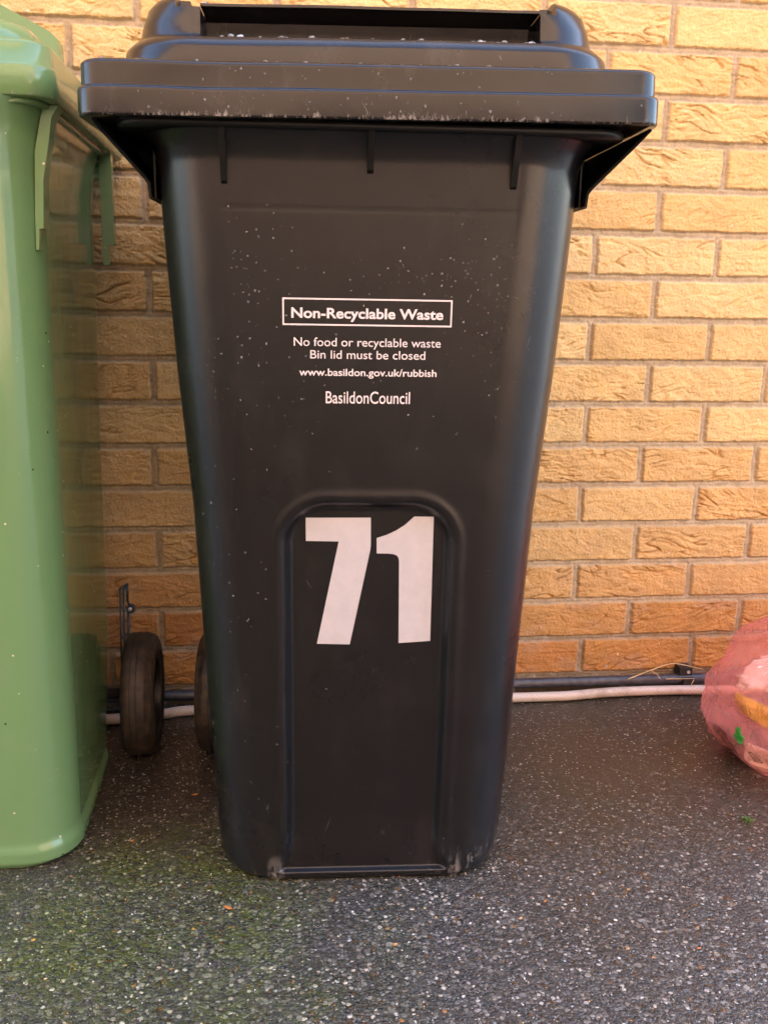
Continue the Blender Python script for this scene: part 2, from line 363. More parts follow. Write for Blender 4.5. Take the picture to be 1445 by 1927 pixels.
# ------------------------------------------------------------------ ground
def asphalt_mat():
    m, n, l, b = new_mat("wet_asphalt"); co = objco(n)
    sep = n.new("ShaderNodeSeparateXYZ"); l.new(co, sep.inputs[0])
    warp = noise(n, l, 120, 2, .5, co)
    wv = n.new("ShaderNodeVectorMath"); wv.operation = 'MULTIPLY_ADD'; l.new(warp.outputs["Color"], wv.inputs[0])
    wv.inputs[1].default_value = (.004, .004, .004); l.new(co, wv.inputs[2])
    def stones(scale):
        v = n.new("ShaderNodeTexVoronoi"); v.inputs["Scale"].default_value = scale; v.inputs["Randomness"].default_value = 1
        l.new(wv.outputs[0], v.inputs["Vector"]); s = n.new("ShaderNodeSeparateColor"); l.new(v.outputs["Color"], s.inputs[0])
        return v.outputs["Distance"], s
    d1, s1 = stones(205); d2, s2 = stones(430); d3, s3 = stones(110)
    # how exposed the aggregate is: more in the front, less by the wall (brown film: dirt, plus wall reflection put into the colour)
    patch = noise(n, l, 3.2, 4, .55, co)
    front = math_(n, l, 'ADD', ramp_out(n, l, sep.outputs[1], -.30, -.62), math_(n, l, 'MULTIPLY_ADD', patch.outputs[0], 1.2, -.6), clamp=True)
    grey = ramp(n, [(0, .022), (.35, .038), (.62, .062), (.82, .105), (.95, .20), (1, .50)]); l.new(s1.outputs[0], grey.inputs[0])
    grey2 = ramp(n, [(0, .02), (.50, .038), (.78, .075), (.94, .20), (1, .48)]); l.new(s2.outputs[0], grey2.inputs[0])
    tint = ramp(n, [(0, (1.0, .97, .95)), (.30, (.98, .98, .97)), (.55, (1.05, 1, .95)), (.82, (1.12, 1.0, .88)), (.965, (1.0, .95, .85)), (.975, (1.3, .75, .3)), (1, (1.4, .7, .22))])
    l.new(s1.outputs[1], tint.inputs[0])
    m1 = ramp_out(n, l, d1, .62, .45); m2 = ramp_out(n, l, d2, .60, .42)
    base = mix(n, l, m2, (.034, .033, .032), grey2.outputs[0])
    base = mix(n, l, m1, base, grey.outputs[0])
    big = ramp(n, [(0, .03), (.86, .045), (.94, .10), (1, .22)]); l.new(s3.outputs[0], big.inputs[0])
    bigm = math_(n, l, 'MULTIPLY', ramp_out(n, l, d3, .48, .38), math_(n, l, 'GREATER_THAN', s3.outputs[0], .86))
    base = mix(n, l, bigm, base, big.outputs[0])
    base = mix(n, l, 1.0, base, tint.outputs[0], 'MULTIPLY')
    film = mix(n, l, ramp_out(n, l, s2.outputs[0], .972, .985), (.042, .033, .025), (.45, .39, .32))
    base = mix(n, l, 1.0, base, (1.10, 1.0, .88), 'MULTIPLY')
    ff = mix(n, l, math_(n, l, 'MULTIPLY_ADD', front, .80, .20), film, base)
    # green algae, mostly left of the middle
    an = noise(n, l, 5.5, 5, .6, mapping(n, l, co, (1, 1, 1), (0, 0, 0), (3.1, .4, 0)))
    where = math_(n, l, 'MULTIPLY', ramp_out(n, l, sep.outputs[0], -.38, -.62), ramp_out(n, l, sep.outputs[1], -.36, -.52))
    af = math_(n, l, 'MULTIPLY', ramp_out(n, l, an.outputs[0], .36, .60), where)
    ff = mix(n, l, math_(n, l, 'MULTIPLY', af, .60), ff, mix(n, l, .75, ff, (.34, .46, .08), 'OVERLAY'))
    ff = mix(n, l, math_(n, l, 'MULTIPLY', math_(n, l, 'MULTIPLY', af, ramp_out(n, l, warp.outputs[0], .40, .58)), .42), ff, (.105, .130, .012))
    bn = noise(n, l, 4.1, 4, .6, mapping(n, l, co, (1, 1, 1), (0, 0, 0), (.7, 5, 0)))
    bf = math_(n, l, 'MULTIPLY', ramp_out(n, l, sep.outputs[0], -.3, .0), ramp_out(n, l, sep.outputs[1], -.75, -.4))
    ff = mix(n, l, math_(n, l, 'MULTIPLY', math_(n, l, 'MULTIPLY', bf, ramp_out(n, l, bn.outputs[0], .35, .6)), .35), ff, (.060, .042, .020))
    l.new(ff, b.inputs["Base Color"])
    wet = noise(n, l, 6, 4, .6, co)
    ro = math_(n, l, 'MULTIPLY_ADD', ramp_out(n, l, wet.outputs[0], .35, .7), .28, .24)
    ro = math_(n, l, 'MULTIPLY', ro, math_(n, l, 'MULTIPLY_ADD', front, .45, .55))
    l.new(ro, b.inputs["Roughness"])
    h = math_(n, l, 'ADD', math_(n, l, 'MULTIPLY', math_(n, l, 'SUBTRACT', 1.0, d1), math_(n, l, 'MULTIPLY_ADD', s1.outputs[2], .9, .3)),
              math_(n, l, 'MULTIPLY', math_(n, l, 'SUBTRACT', 1.0, d2), .45))
    h = math_(n, l, 'MULTIPLY', h, math_(n, l, 'MULTIPLY_ADD', front, .7, .3))
    gr = noise(n, l, 700, 3, .6, co)
    b1 = bump(n, l, None, h, .75, .0032); bump(n, l, b, gr.outputs[0], .35, .0008, b1)
    return m
xs = np.concatenate([[-60, -20, -6, -3], np.linspace(-1.6, 1.0, 140), [3, 6, 20, 60]])
ys = np.concatenate([[-60, -20, -6, -3], np.linspace(-1.8, .03, 110), [.2, 3, 20, 60]])
GX, GY = np.meshgrid(xs, ys)
GZ = (.0022*perlin(GX*4, GY*4, 81) + .0012*perlin(GX*13, GY*13, 82))*sstep(2.0, 1.4, np.abs(GX+.3))*sstep(-2.2, -1.6, GY)
GZ = np.where(GY > .1, -.01, GZ) - .001
ground = link("ground", grid_mesh("ground", np.stack([GX, GY, GZ], -1)), asphalt_mat())
tag(ground, kind="structure")
def gz(x, y):
    a = np.array([[x]]), np.array([[y]])
    return float((.0022*perlin(a[0]*4, a[1]*4, 81) + .0012*perlin(a[0]*13, a[1]*13, 82))[0, 0]) - .001

# loose and half-sunk stone chips standing proud of the tarmac
def chips():
    rng = np.random.default_rng(5); bm = bmesh.new(); cols = []
    n = 0
    while n < 3600:
        x = rng.uniform(-1.35, .75); y = rng.uniform(-1.15, -.02)
        keep = .045 + .955*float(np.clip((-.36-y)/.3, 0, 1))
        if rng.random() > keep: continue
        n += 1
        s = rng.uniform(.0005, .0014)*(1.7 if rng.random() > .97 else 1)
        m = bmesh.ops.create_icosphere(bm, subdivisions=1, radius=1.0)["verts"]
        a = rng.uniform(0, 6.28); sx, sy, sz = s*rng.uniform(.8, 1.7), s*rng.uniform(.7, 1.1), s*rng.uniform(.4, .8)
        z = gz(x, y)
        for v in m:
            c = v.co*float(rng.uniform(.8, 1.15)); px, py = c.x*sx, c.y*sy
            v.co = (x+px*math.cos(a)-py*math.sin(a), y+px*math.sin(a)+py*math.cos(a), z+c.z*sz+s*.15)
        cols.append(rng.random())
    me = bpy.data.meshes.new("stone_chips"); bm.to_mesh(me); bm.free()
    m, nn, l, b = new_mat("stone_chip"); g = nn.new("ShaderNodeNewGeometry")
    c = ramp(nn, [(0, (.05, .05, .052)), (.40, (.13, .125, .118)), (.66, (.27, .255, .24)), (.86, (.52, .49, .46)), (.955, (.60, .58, .54)), (.975, (.55, .40, .12)), (1, (.55, .2, .06))])
    l.new(g.outputs["Random Per Island"], c.inputs[0]); l.new(c.outputs[0], b.inputs["Base Color"]); setp(b, Roughness=.32)
    o = link("stone_chips", me, m)
    tag(o, "pale stone chips bedded in the dark tarmac", "stone chips", kind="stuff")
chips()

# ------------------------------------------------------------------ the house across the yard (seen only as reflections and bounced light)
def house_mat():
    m, n, l, b = new_mat("red_brick_facing"); co = objco(n)
    br = n.new("ShaderNodeTexBrick"); br.inputs["Scale"].default_value = 1; br.inputs["Brick Width"].default_value = .225; br.inputs["Row Height"].default_value = .075
    br.inputs["Mortar Size"].default_value = .006; br.inputs["Color1"].default_value = (.47, .31, .20, 1); br.inputs["Color2"].default_value = (.40, .24, .15, 1)
    br.inputs["Mortar"].default_value = (.4, .33, .26, 1)
    l.new(mapping(n, l, co, (1, 1, 1), (R(90), 0, 0)), br.inputs["Vector"]); l.new(br.outputs[0], b.inputs["Base Color"]); setp(b, Roughness=.85); return m
def house():
    h = empty("brick_house", (0, -3.9, 0)); tag(h, "brown brick house across the narrow yard behind the viewer, its upper storey in the sun", "house")
    wm = house_mat(); bm = bmesh.new(); box(bm, -9, 3.0, -5, 0, -.02, 5.6); from_bm("wall", bm, wm, h, False)
    bm = bmesh.new(); prism(bm, [(-5.4, 5.55), (.3, 5.55), (-2.5, 7.2)], 'x', -9.3, 3.3); from_bm("roof", bm, simple("roof_tile", (.16, .08, .05), .8), h, False)
    fm = simple("white_frame", (.8, .8, .8), .4, var=.03); gm, n, l, b = new_mat("window_glass"); setp(b, Base_Color=(.03, .04, .05), Roughness=.05)
    for x in (-5.6, 1.2):
        bm = bmesh.new(); box(bm, x-.7, x+.7, -.02, .04, 1.0, 2.2); f = from_bm("window", bm, fm, h, False)
        bm = bmesh.new(); box(bm, x-.63, x+.63, .0, .045, 1.07, 2.13); from_bm("pane", bm, gm, f, False)
house()
# ------------------------------------------------------------------ wheeled bins
def rrect(hw, yf, yb, r, n_front=60, n_side=30, n_arc=12):
    """closed rounded rectangle, starting at front-left, running along the front"""
    pts = []
    def line(a, b, n):
        for k in range(n): t = k/n; pts.append((a[0]+(b[0]-a[0])*t, a[1]+(b[1]-a[1])*t))
    def arc(cx, cy, a0, n):
        for k in range(n): t = a0 + (math.pi/2)*k/n; pts.append((cx+r*math.cos(t), cy+r*math.sin(t)))
    line((-hw+r, yf), (hw-r, yf), n_front); arc(hw-r, yf+r, -math.pi/2, n_arc)
    line((hw, yf+r), (hw, yb-r), n_side); arc(hw-r, yb-r, 0, n_arc)
    line((hw-r, yb), (-hw+r, yb), n_side); arc(-hw+r, yb-r, math.pi/2, n_arc)
    line((-hw, yb-r), (-hw, yf+r), n_side); arc(-hw+r, yf+r, math.pi, n_arc)
    return np.array(pts)
def loft(name, levels, mat, parent, cap=True, **k):
    """levels: (z, hw, yf, yb, r); returns an object"""
    P = np.array([np.c_[rrect(hw, yf, yb, r, **k), np.full(len(rrect(hw, yf, yb, r, **k)), z)] for z, hw, yf, yb, r in levels])
    me = grid_mesh(name, P, wrap_u=True)
    if cap:
        bm = bmesh.new(); bm.from_mesh(me); bm.verts.ensure_lookup_table(); nu = P.shape[1]; nv = P.shape[0]
        bm.faces.new([bm.verts[i] for i in range(nu)][::-1]); bm.faces.new([bm.verts[(nv-1)*nu+i] for i in range(nu)])
        bmesh.ops.recalc_face_normals(bm, faces=bm.faces); bm.to_mesh(me); bm.free()
        me.polygons.foreach_set("use_smooth", [True]*len(me.polygons))
    return link(name, me, mat, parent)
def apply_mods(o):
    dg = bpy.context.evaluated_depsgraph_get(); dg.update()
    me = bpy.data.meshes.new_from_object(o.evaluated_get(dg)); o.modifiers.clear(); o.data = me
def cut(o, cutters, bev=.0025, seg=3):
    for c in cutters:
        c.parent = o.parent
        m = o.modifiers.new("b", 'BOOLEAN'); m.operation = 'DIFFERENCE'; m.solver = 'EXACT'; m.object = c
    if bev:
        b = o.modifiers.new("v", 'BEVEL'); b.width = bev; b.segments = seg; b.limit_method = 'ANGLE'; b.angle_limit = R(38); b.harden_normals = False
    apply_mods(o)
    for c in cutters: bpy.data.objects.remove(c)
    me = o.data; me.polygons.foreach_set("use_smooth", [True]*len(me.polygons)); me.set_sharp_from_angle(angle=R(35))
def cutter(x0, x1, y0, y1, z0, z1):
    bm = bmesh.new(); box(bm, x0, x1, y0, y1, z0, z1); return from_bm("cut", bm, None, None, False)

def arch_sdf(x, z):
    """signed distance (negative inside) to the arched recess on the black bin's front"""
    cx = .0015; hw = .1015 + .016*np.clip((.055-z)/.05, 0, 1)**1.6; top = .516; r = .052
    qx = np.abs(x-cx)-(hw-r); qz = z-(top-r)
    return np.where(qz > 0, np.hypot(np.maximum(qx, 0), qz)+np.where(qx < 0, 0, 0)-r, qx-r)
def body(name, parent, mat, prof, nz, front_fn, back_fn, rad, recess, zt, nf=190):
    zs = np.concatenate([np.array([0, .001, .003, .006, .009, .011, .0125, .0132, .014, .0148, .0156, .0175, .020]), np.linspace(.024, zt, nz)])
    zp = [p[0] for p in prof]; wp = [p[1] for p in prof]; rows = []
    for z in zs:
        hw = float(np.interp(z, zp, wp)); yf = front_fn(z); yb = back_fn(z)
        ins = .005*float(1-sstep(0, .008, np.array(z)))
        p = rrect(hw-ins, yf+ins, yb-ins, rad, nf, 30, 14)
        q = np.c_[p, np.full(len(p), z)]
        if recess:
            q[:nf, 1] += recess(q[:nf, 0], z)
        rows.append(q)
    P = np.array(rows)
    # soften the height profile
    me = grid_mesh(name, P, wrap_u=True)
    bm = bmesh.new(); bm.from_mesh(me); bm.verts.ensure_lookup_table(); nu = P.shape[1]
    bm.faces.new([bm.verts[i] for i in range(nu)][::-1])
    bm.to_mesh(me); bm.free(); me.polygons.foreach_set("use_smooth", [True]*len(me.polygons))
    return link(name, me, mat, parent)
def wheel(parent, x0, x1, y, r=.1, outer=1):
    """tyre between x0 and x1; the open hub face looks towards +x when outer = 1"""
    e = bpy.data.objects.new("wheel", None)
    bpy.data.objects.remove(e)
    bm = bmesh.new(); wd = x1-x0; cx = (x0+x1)/2
    f = lambda t: cx + outer*wd*(t-.5)
    prof = [(r*.62, f(0)), (r*.90, f(0)), (r*.965, f(.06)), (r*.992, f(.16)), (r, f(.28)), (r, f(.30)), (r*.988, f(.31)), (r*.988, f(.325)), (r, f(.335)), (r, f(.48)), (r*.988, f(.49)), (r*.988, f(.505)), (r, f(.515)), (r*.995, f(.68)), (r*.978, f(.78)), (r*.970, f(.79)),
            (r*.955, f(.87)), (r*.935, f(.885)), (r*.925, f(.93)), (r*.895, f(.94)), (r*.885, f(.97)), (r*.845, f(.975)), (r*.835, f(1.0)), (r*.72, f(1.0)), (r*.70, f(.96)), (r*.62, f(.94))]
    lathe(bm, prof, 72, 'x')
    t = from_bm("wheel", bm, M_RUBBER, parent, True, 40); t.location = (0, y, r)
    bm = bmesh.new()
    lathe(bm, [(r*.62, f(.05)), (r*.62, f(.92)), (r*.58, f(.92)), (r*.57, f(.60)), (r*.26, f(.55)), (r*.24, f(.80)), (r*.10, f(.82)), (r*.001, f(.82)), (r*.001, f(.05))], 48, 'x')
    for k in range(6):
        a = k*math.pi/3; c, s = math.cos(a), math.sin(a); u = Vector((0, c, s)); v = Vector((0, -s, c))
        vs = []
        for xx in (f(.5), f(.78)):
            for rr, ww in ((r*.2, .003), (r*.59, .003)):
                for sg in (-1, 1): vs.append(bm.verts.new(Vector((xx, 0, 0)) + u*rr + v*ww*sg))
        for q in ((0, 1, 3, 2), (4, 6, 7, 5), (0, 4, 5, 1), (2, 3, 7, 6), (0, 2, 6, 4), (1, 5, 7, 3)): bm.faces.new([vs[i] for i in q])
    h = from_bm("hub", bm, M_HUB, t, True, 40)
    return t
def text_obj(name, s, x0, x1, zbase, zcap, parent, mat, place, bold=0.0, ref="H"):
    def mk(body):
        cu = bpy.data.curves.new("t", 'FONT'); cu.body = body; cu.size = 1.0; cu.offset = bold; cu.extrude = .0; cu.resolution_u = 6
        o = bpy.data.objects.new("t", cu); COL.objects.link(o)
        dg = bpy.context.evaluated_depsgraph_get(); dg.update()
        me = bpy.data.meshes.new_from_object(o.evaluated_get(dg)); bpy.data.objects.remove(o); return me
    me = mk(s); rf = mk(ref)
    co = np.empty(len(me.vertices)*3); me.vertices.foreach_get("co", co); co = co.reshape(-1, 3)
    rc = np.empty(len(rf.vertices)*3); rf.vertices.foreach_get("co", rc); rc = rc.reshape(-1, 3)
    xa, xb = co[:, 0].min(), co[:, 0].max(); ch = rc[:, 1].max()
    sx = (x1-x0)/(xb-xa); sz = (zcap-zbase)/ch
    X = x0+(co[:, 0]-xa)*sx; Z = zbase+co[:, 1]*sz
    P = np.array([place(x, z) for x, z in zip(X, Z)])
    me.vertices.foreach_set("co", P.reshape(-1)); me.update()
    me.name = name
    return link(name, me, mat, parent)
def drops(name, parent, spots, mat=None):
    """spots: (point, normal, radius)"""
    bm = bmesh.new()
    for p, nrm, r in spots:
        q = Vector(nrm).to_track_quat('Z', 'Y').to_matrix().to_4x4(); q.translation = Vector(p)
        q = q @ Matrix.Diagonal((r, r*random.uniform(1, 1.35), r*.62, 1))
        bmesh.ops.create_icosphere(bm, subdivisions=2, radius=1.0, matrix=q)
    o = from_bm(name, bm, M_DROP, parent); o["kind"] = "stuff"; return o

# ---- black bin
BYAW = -R(3.3)
def black_bin():
    t = empty("wheelie_bin", (-.4585, -.570, 0), BYAW)
    tag(t, "black wheelie bin with white number 71 on its front, right of the green bin", "wheelie bin", "wheelie bins by the wall")
    fy = lambda z: -.07*z - .022*float(np.clip((z-.882)/.036, 0, 1))**2
    by = lambda z: float(np.interp(z, [0, .06, .22, .93], [.33, .335, .37, .455]))
    prof = [(0, .183), (.02, .188), (.05, .191), (.14, .195), (.33, .2025), (.50, .2095), (.66, .2215), (.80, .2295), (.885, .2335), (.90, .2375), (.91, .2435), (.92, .252), (.93, .252)]
    def recess(x, z):
        s = arch_sdf(x, z); d = (.0075+.0065*float(sstep(.0, .10, np.array(z))))*(1-sstep(-.0130, .0005, s)) - .0016*np.exp(-((s-.006)/.0055)**2)
        d = d*float(sstep(.0122, .0158, np.array(z)))
        groove = -.0007*np.exp(-((z-.836)/.0012)**2)
        panel = .0012*np.exp(-((s-.016)/.006)**2)*0
        belly = .0016*np.exp(-((x/.13)**2+((z-.86)/.05)**2))
        return d + groove*-1 + panel + belly
    b = body("body", t, M_BLACKB, prof, 330, fy, by, .075, recess, .9185)
    surf = lambda x, z: fy(z) + float(recess(np.array([x]), z)[0])
    # rim below the lid, side collars and ribs
    loft("rim", [(.911, .240, -.070, .462, .06), (.912, .264, -.088, .482, .04), (.9185, .265, -.0885, .482, .04)], M_BLACK, b)
    for x, zb in ((-.155, .862), (-.0035, .876), (.148, .863)):
        bm = bmesh.new(); y0 = fy(zb)-.0005
        prism(bm, [(y0+.004, zb-.004), (y0-.0035, zb), (y0-.007, zb+.010), (-.0855, .9115), (-.050, .9115)], 'x', x-.0032, x+.0032)
        bevel(bm, .0016, 2); from_bm("rib", bm, M_BLACK, b, True, 40)
    for s in (-1, 1):
        bm = bmesh.new()
        path = [(.2850, -.086, .9190), (.2790, -.058, .9075), (.2440, -.022, .8665), (.2410, -.019, .8615), (.2400, -.017, .8470)]
        rows = []
        for x, y, z in path:
            ix, iz = x-.0026, z+.0018
            rows.append([bm.verts.new((s*a, b_, c)) for a, b_, c in ((x, y, z), (x, .20, z), (ix, .20, iz), (ix, y, iz))])
        for a, c in zip(rows[:-1], rows[1:]):
            for k in range(4): bm.faces.new((a[k], a[(k+1) % 4], c[(k+1) % 4], c[k]))
        bm.faces.new(rows[0]); bm.faces.new(rows[-1][::-1])
        prism(bm, [(s*a, c) for a, c in ((.2830, .9185), (.2780, .9085), (.2400, .864), (.2385, .849), (.205, .849), (.205, .9185))], 'y', .150, .156)
        prism(bm, [(s*a, c) for a, c in ((.2365, .905), (.2365, .849), (.2345, .849), (.2345, .905))], 'y', -.002, .15)
        from_bm("side_collar", bm, M_BLACK, b, True, 40)
    # lid
    li = loft("lid", [(.9195, 0.29030, -.0975, .500, .022), (.9200, 0.29260, -.0998, .503, .022), (.9215, 0.29340, -.1005, .503, .022), (.9225, 0.29340, -.1005, .503, .022), (.9430, 0.29320, -.1002, .503, .022), (.9448, 0.29300, -.1000, .503, .022), (.9470, 0.29200, -.0990, .502, .022), (.9478, 0.29030, -.0975, .500, .022),
                       (.9482, 0.28960, -.0968, .499, .021), (.9488, 0.28955, -.09675, .499, .021), (.9495, 0.28950, -.0967, .499, .021), (.9675, 0.28915, -.09635, .498, .021), (.9685, 0.28910, -.0963, .498, .021), (.9698, 0.28860, -.0958, .498, .021), (.9718, 0.28700, -.0942, .496, .021), (.9730, 0.28380, -.0910, .493, .02), (.9735, 0.26780, -.072, .478, .03)], M_LID, t)
    dm = loft("lid_dome", [(0.9700, 0.2650, -.056, .470, .075), (0.9820, 0.2635, -.0545, .470, .075), (0.9960, 0.2615, -.0520, .469, .074), (0.9995, 0.2600, -.0505, .468, .073), (1.0040, 0.2565, -.046, .466, .072), (1.0075, 0.2530, -.0425, .463, .070), (1.0088, 0.2500, -.0390, .460, .068),
                           (1.0103, 0.2480, -.0340, .455, .066), (1.0127, 0.2475, -.0332, .454, .066), (1.0249, 0.2447, -.0310, .450, .064), (1.0419, 0.2385, -.0285, .445, .062), (1.0500, 0.2330, -.0215, .440, .060), (1.0540, 0.2265, -.0160, .434, .056), (1.0555, 0.2165, -.0070, .425, .05)], M_LID, li)
    c1 = cutter(-.176, .178, -.080, .034, 1.0065, 1.0385)
    c2 = cutter(-.1915, .1875, -.10, .60, 1.0415, 1.10)
    c3 = cutter(-.202, -.176, -.10, .02, 1.0380, 1.10); c4 = cutter(.178, .196, -.10, .02, 1.0380, 1.10)
    cut(dm, [c1, c2, c3, c4], .0016, 3)
    for ob in (li, dm):                      # moulded plastic is never quite straight
        me = ob.data; co = np.empty(len(me.vertices)*3); me.vertices.foreach_get("co", co); co = co.reshape(-1, 3)
        co[:, 2] += .0011*perlin(co[:, 0]*9+3, co[:, 1]*6, 111); co[:, 1] += .0012*perlin(co[:, 0]*7+8, co[:, 2]*14, 112)
        me.vertices.foreach_set("co", co.reshape(-1)); me.update()
    li.rotation_euler = (0, -R(.55), 0); li.location = (.0066, 0, 0)
    # carrying handle at the back, wheels
    bm = bmesh.new(); tube(bm, smoothpath([(-.20, .462, .90), (-.20, .502, .915), (-.12, .512, .92), (.12, .512, .92), (.20, .502, .915), (.20, .462, .90)], 6), .012, 12); from_bm("handle", bm, M_BLACK, b)
    wheel(b, -.254, -.206, .388, .1, -1); wheel(b, .206, .254, .388, .1, 1)
    # number stickers (outlines measured on the bin's face), lying on the recessed panel
    k = .07
    def face(x, z, proud=.0006): return (x, surf(x, z)-proud, z)
    def px(px_, py_):    # zoomed-photo units -> metres on the panel
        return (px_, py_)
    seven = [(-.0722, .4933), (.0042, .4935), (.0048, .4589), (.0041, .4528), (-.0189, .3314), (-.0589, .3326), (-.0333, .4641), (-.0719, .4647)]
    one = [(.0784, .4950), (.0798, .3354), (.0409, .3327), (.0389, .4385), (.0382, .4430), (.0362, .4463), (.0317, .4483), (.0250, .4489), (.0119, .4491), (.0115, .4683), (.0226, .4719), (.0339, .4774), (.0443, .4844), (.0517, .4914), (.0554, .4950)]
    for nm, poly in (("number_sticker", seven), ("number_sticker", one)):
        bm = bmesh.new(); vs = [bm.verts.new(face(x, z)) for x, z in poly]; f = bm.faces.new(vs)
        ex = bmesh.ops.extrude_face_region(bm, geom=[f])
        for v in ex["geom"]:
            if isinstance(v, bmesh.types.BMVert): v.co.y += .0005
        o = from_bm(nm, bm, M_WHITE, b, False)
        o["label"] = "white vinyl number 7" if poly is seven else "white vinyl number 1"
    # printed lettering
    pl = lambda x, z: face(x, z, .0004)
    text_obj("lettering", "Non-Recyclable Waste", -.0868, .0788, .7240, .7347, b, M_PRINT, pl, .025)
    text_obj("lettering", "No food or recyclable waste", -.0843, .0772, .6936, .7027, b, M_PRINT, pl, .004)
    text_obj("lettering", "Bin lid must be closed", -.0663, .0606, .6800, .6891, b, M_PRINT, pl, .004)
    text_obj("lettering", "www.basildon.gov.uk/rubbish", -.0786, .0738, .6612, .6690, b, M_PRINT, pl, .014)
    text_obj("lettering", "BasildonCouncil", -.0492, .0449, .6305, .6438, b, M_PRINT, pl, .006)
    bm = bmesh.new(); x0, x1, z0, z1, tk = -.0963, .0885, .7158, .7450, .0017
    for a in ((x0, x1, z1-tk, z1), (x0, x1, z0, z0+tk), (x0, x0+tk, z0+tk, z1-tk), (x1-tk, x1, z0+tk, z1-tk)):
        n = 24
        for i in range(n):
            xa, xb = a[0]+(a[1]-a[0])*i/n, a[0]+(a[1]-a[0])*(i+1)/n
            bm.faces.new([bm.verts.new(pl(*q)) for q in ((xa, a[2]), (xb, a[2]), (xb, a[3]), (xa, a[3]))])
    bmesh.ops.remove_doubles(bm, verts=bm.verts, dist=1e-5); from_bm("lettering_frame", bm, M_PRINT, b, False)
    # rain beads
    sp = []; rng = random.Random(3)
    nrm = Vector((0, -1, -.07)).normalized()
    def add(x, z, r):
        if abs(x) > float(np.interp(z, [0, .33, .66, .93], [.11, .127, .146, .16])): return
        sp.append(((x, surf(x, z), z), nrm, r))
    def rad(): return .0005+.0008*rng.random()**2.8
    for _ in range(150): add(rng.gauss(-.135, .036), rng.gauss(.735, .062), rad())
    for _ in range(110): add(rng.gauss(.138, .036), rng.gauss(.735, .058), rad())
    for _ in range(60): add(rng.gauss(.05, .05), rng.gauss(.765, .014), rad())
    for _ in range(55): add(rng.uniform(-.15, .15), rng.uniform(.55, .79), rad())
    for _ in range(30): add(rng.uniform(-.13, -.10), rng.uniform(.05, .5), rad())
    for _ in range(30): add(rng.uniform(-.12, .12), rng.uniform(.03, .3), rad()*.8)
    # left corner, curving round
    for _ in range(90):
        z = rng.uniform(.12, .70); hw = float(np.interp(z, [p[0] for p in prof], [p[1] for p in prof]))
        a = rng.uniform(.1, 1.2); cx, cy = -hw+.075, fy(z)+.075
        sp.append(((cx-.075*math.sin(a), cy-.075*math.cos(a), z), (-math.sin(a), -math.cos(a), 0), rad()))
    drops("water_drops", b, sp)
    sp = []
    for _ in range(46): sp.append(((rng.uniform(-.27, .27), -.1003, rng.uniform(.926, .943)), (0, -1, 0), rad()*1.1))
    for _ in range(34): sp.append(((rng.uniform(-.26, .26), -.0963, rng.uniform(.951, .967)), (0, -1, 0), rad()*1.1))
    for _ in range(26): sp.append(((rng.uniform(-.18, .18), -.050, rng.uniform(.982, .996)), (0, -1, .2), rad()*1.1))
    for _ in range(30): sp.append(((rng.uniform(-.175, .177), -.0385+rng.uniform(-.002, .004), 1.0078), (0, -.3, 1), .0014+.0024*rng.random()**2))
    for _ in range(34): sp.append(((rng.uniform(-.172, .176), -.023+rng.uniform(-.001, .003), 1.0413), (0, -.3, 1), .0016+.0030*rng.random()**2))
    for _ in range(30): sp.append(((rng.uniform(-.27, .27), -.088, .9733), (0, 0, 1), .001+.0018*rng.random()**2))
    drops("water_drops", li, sp)
    return t
black_bin()

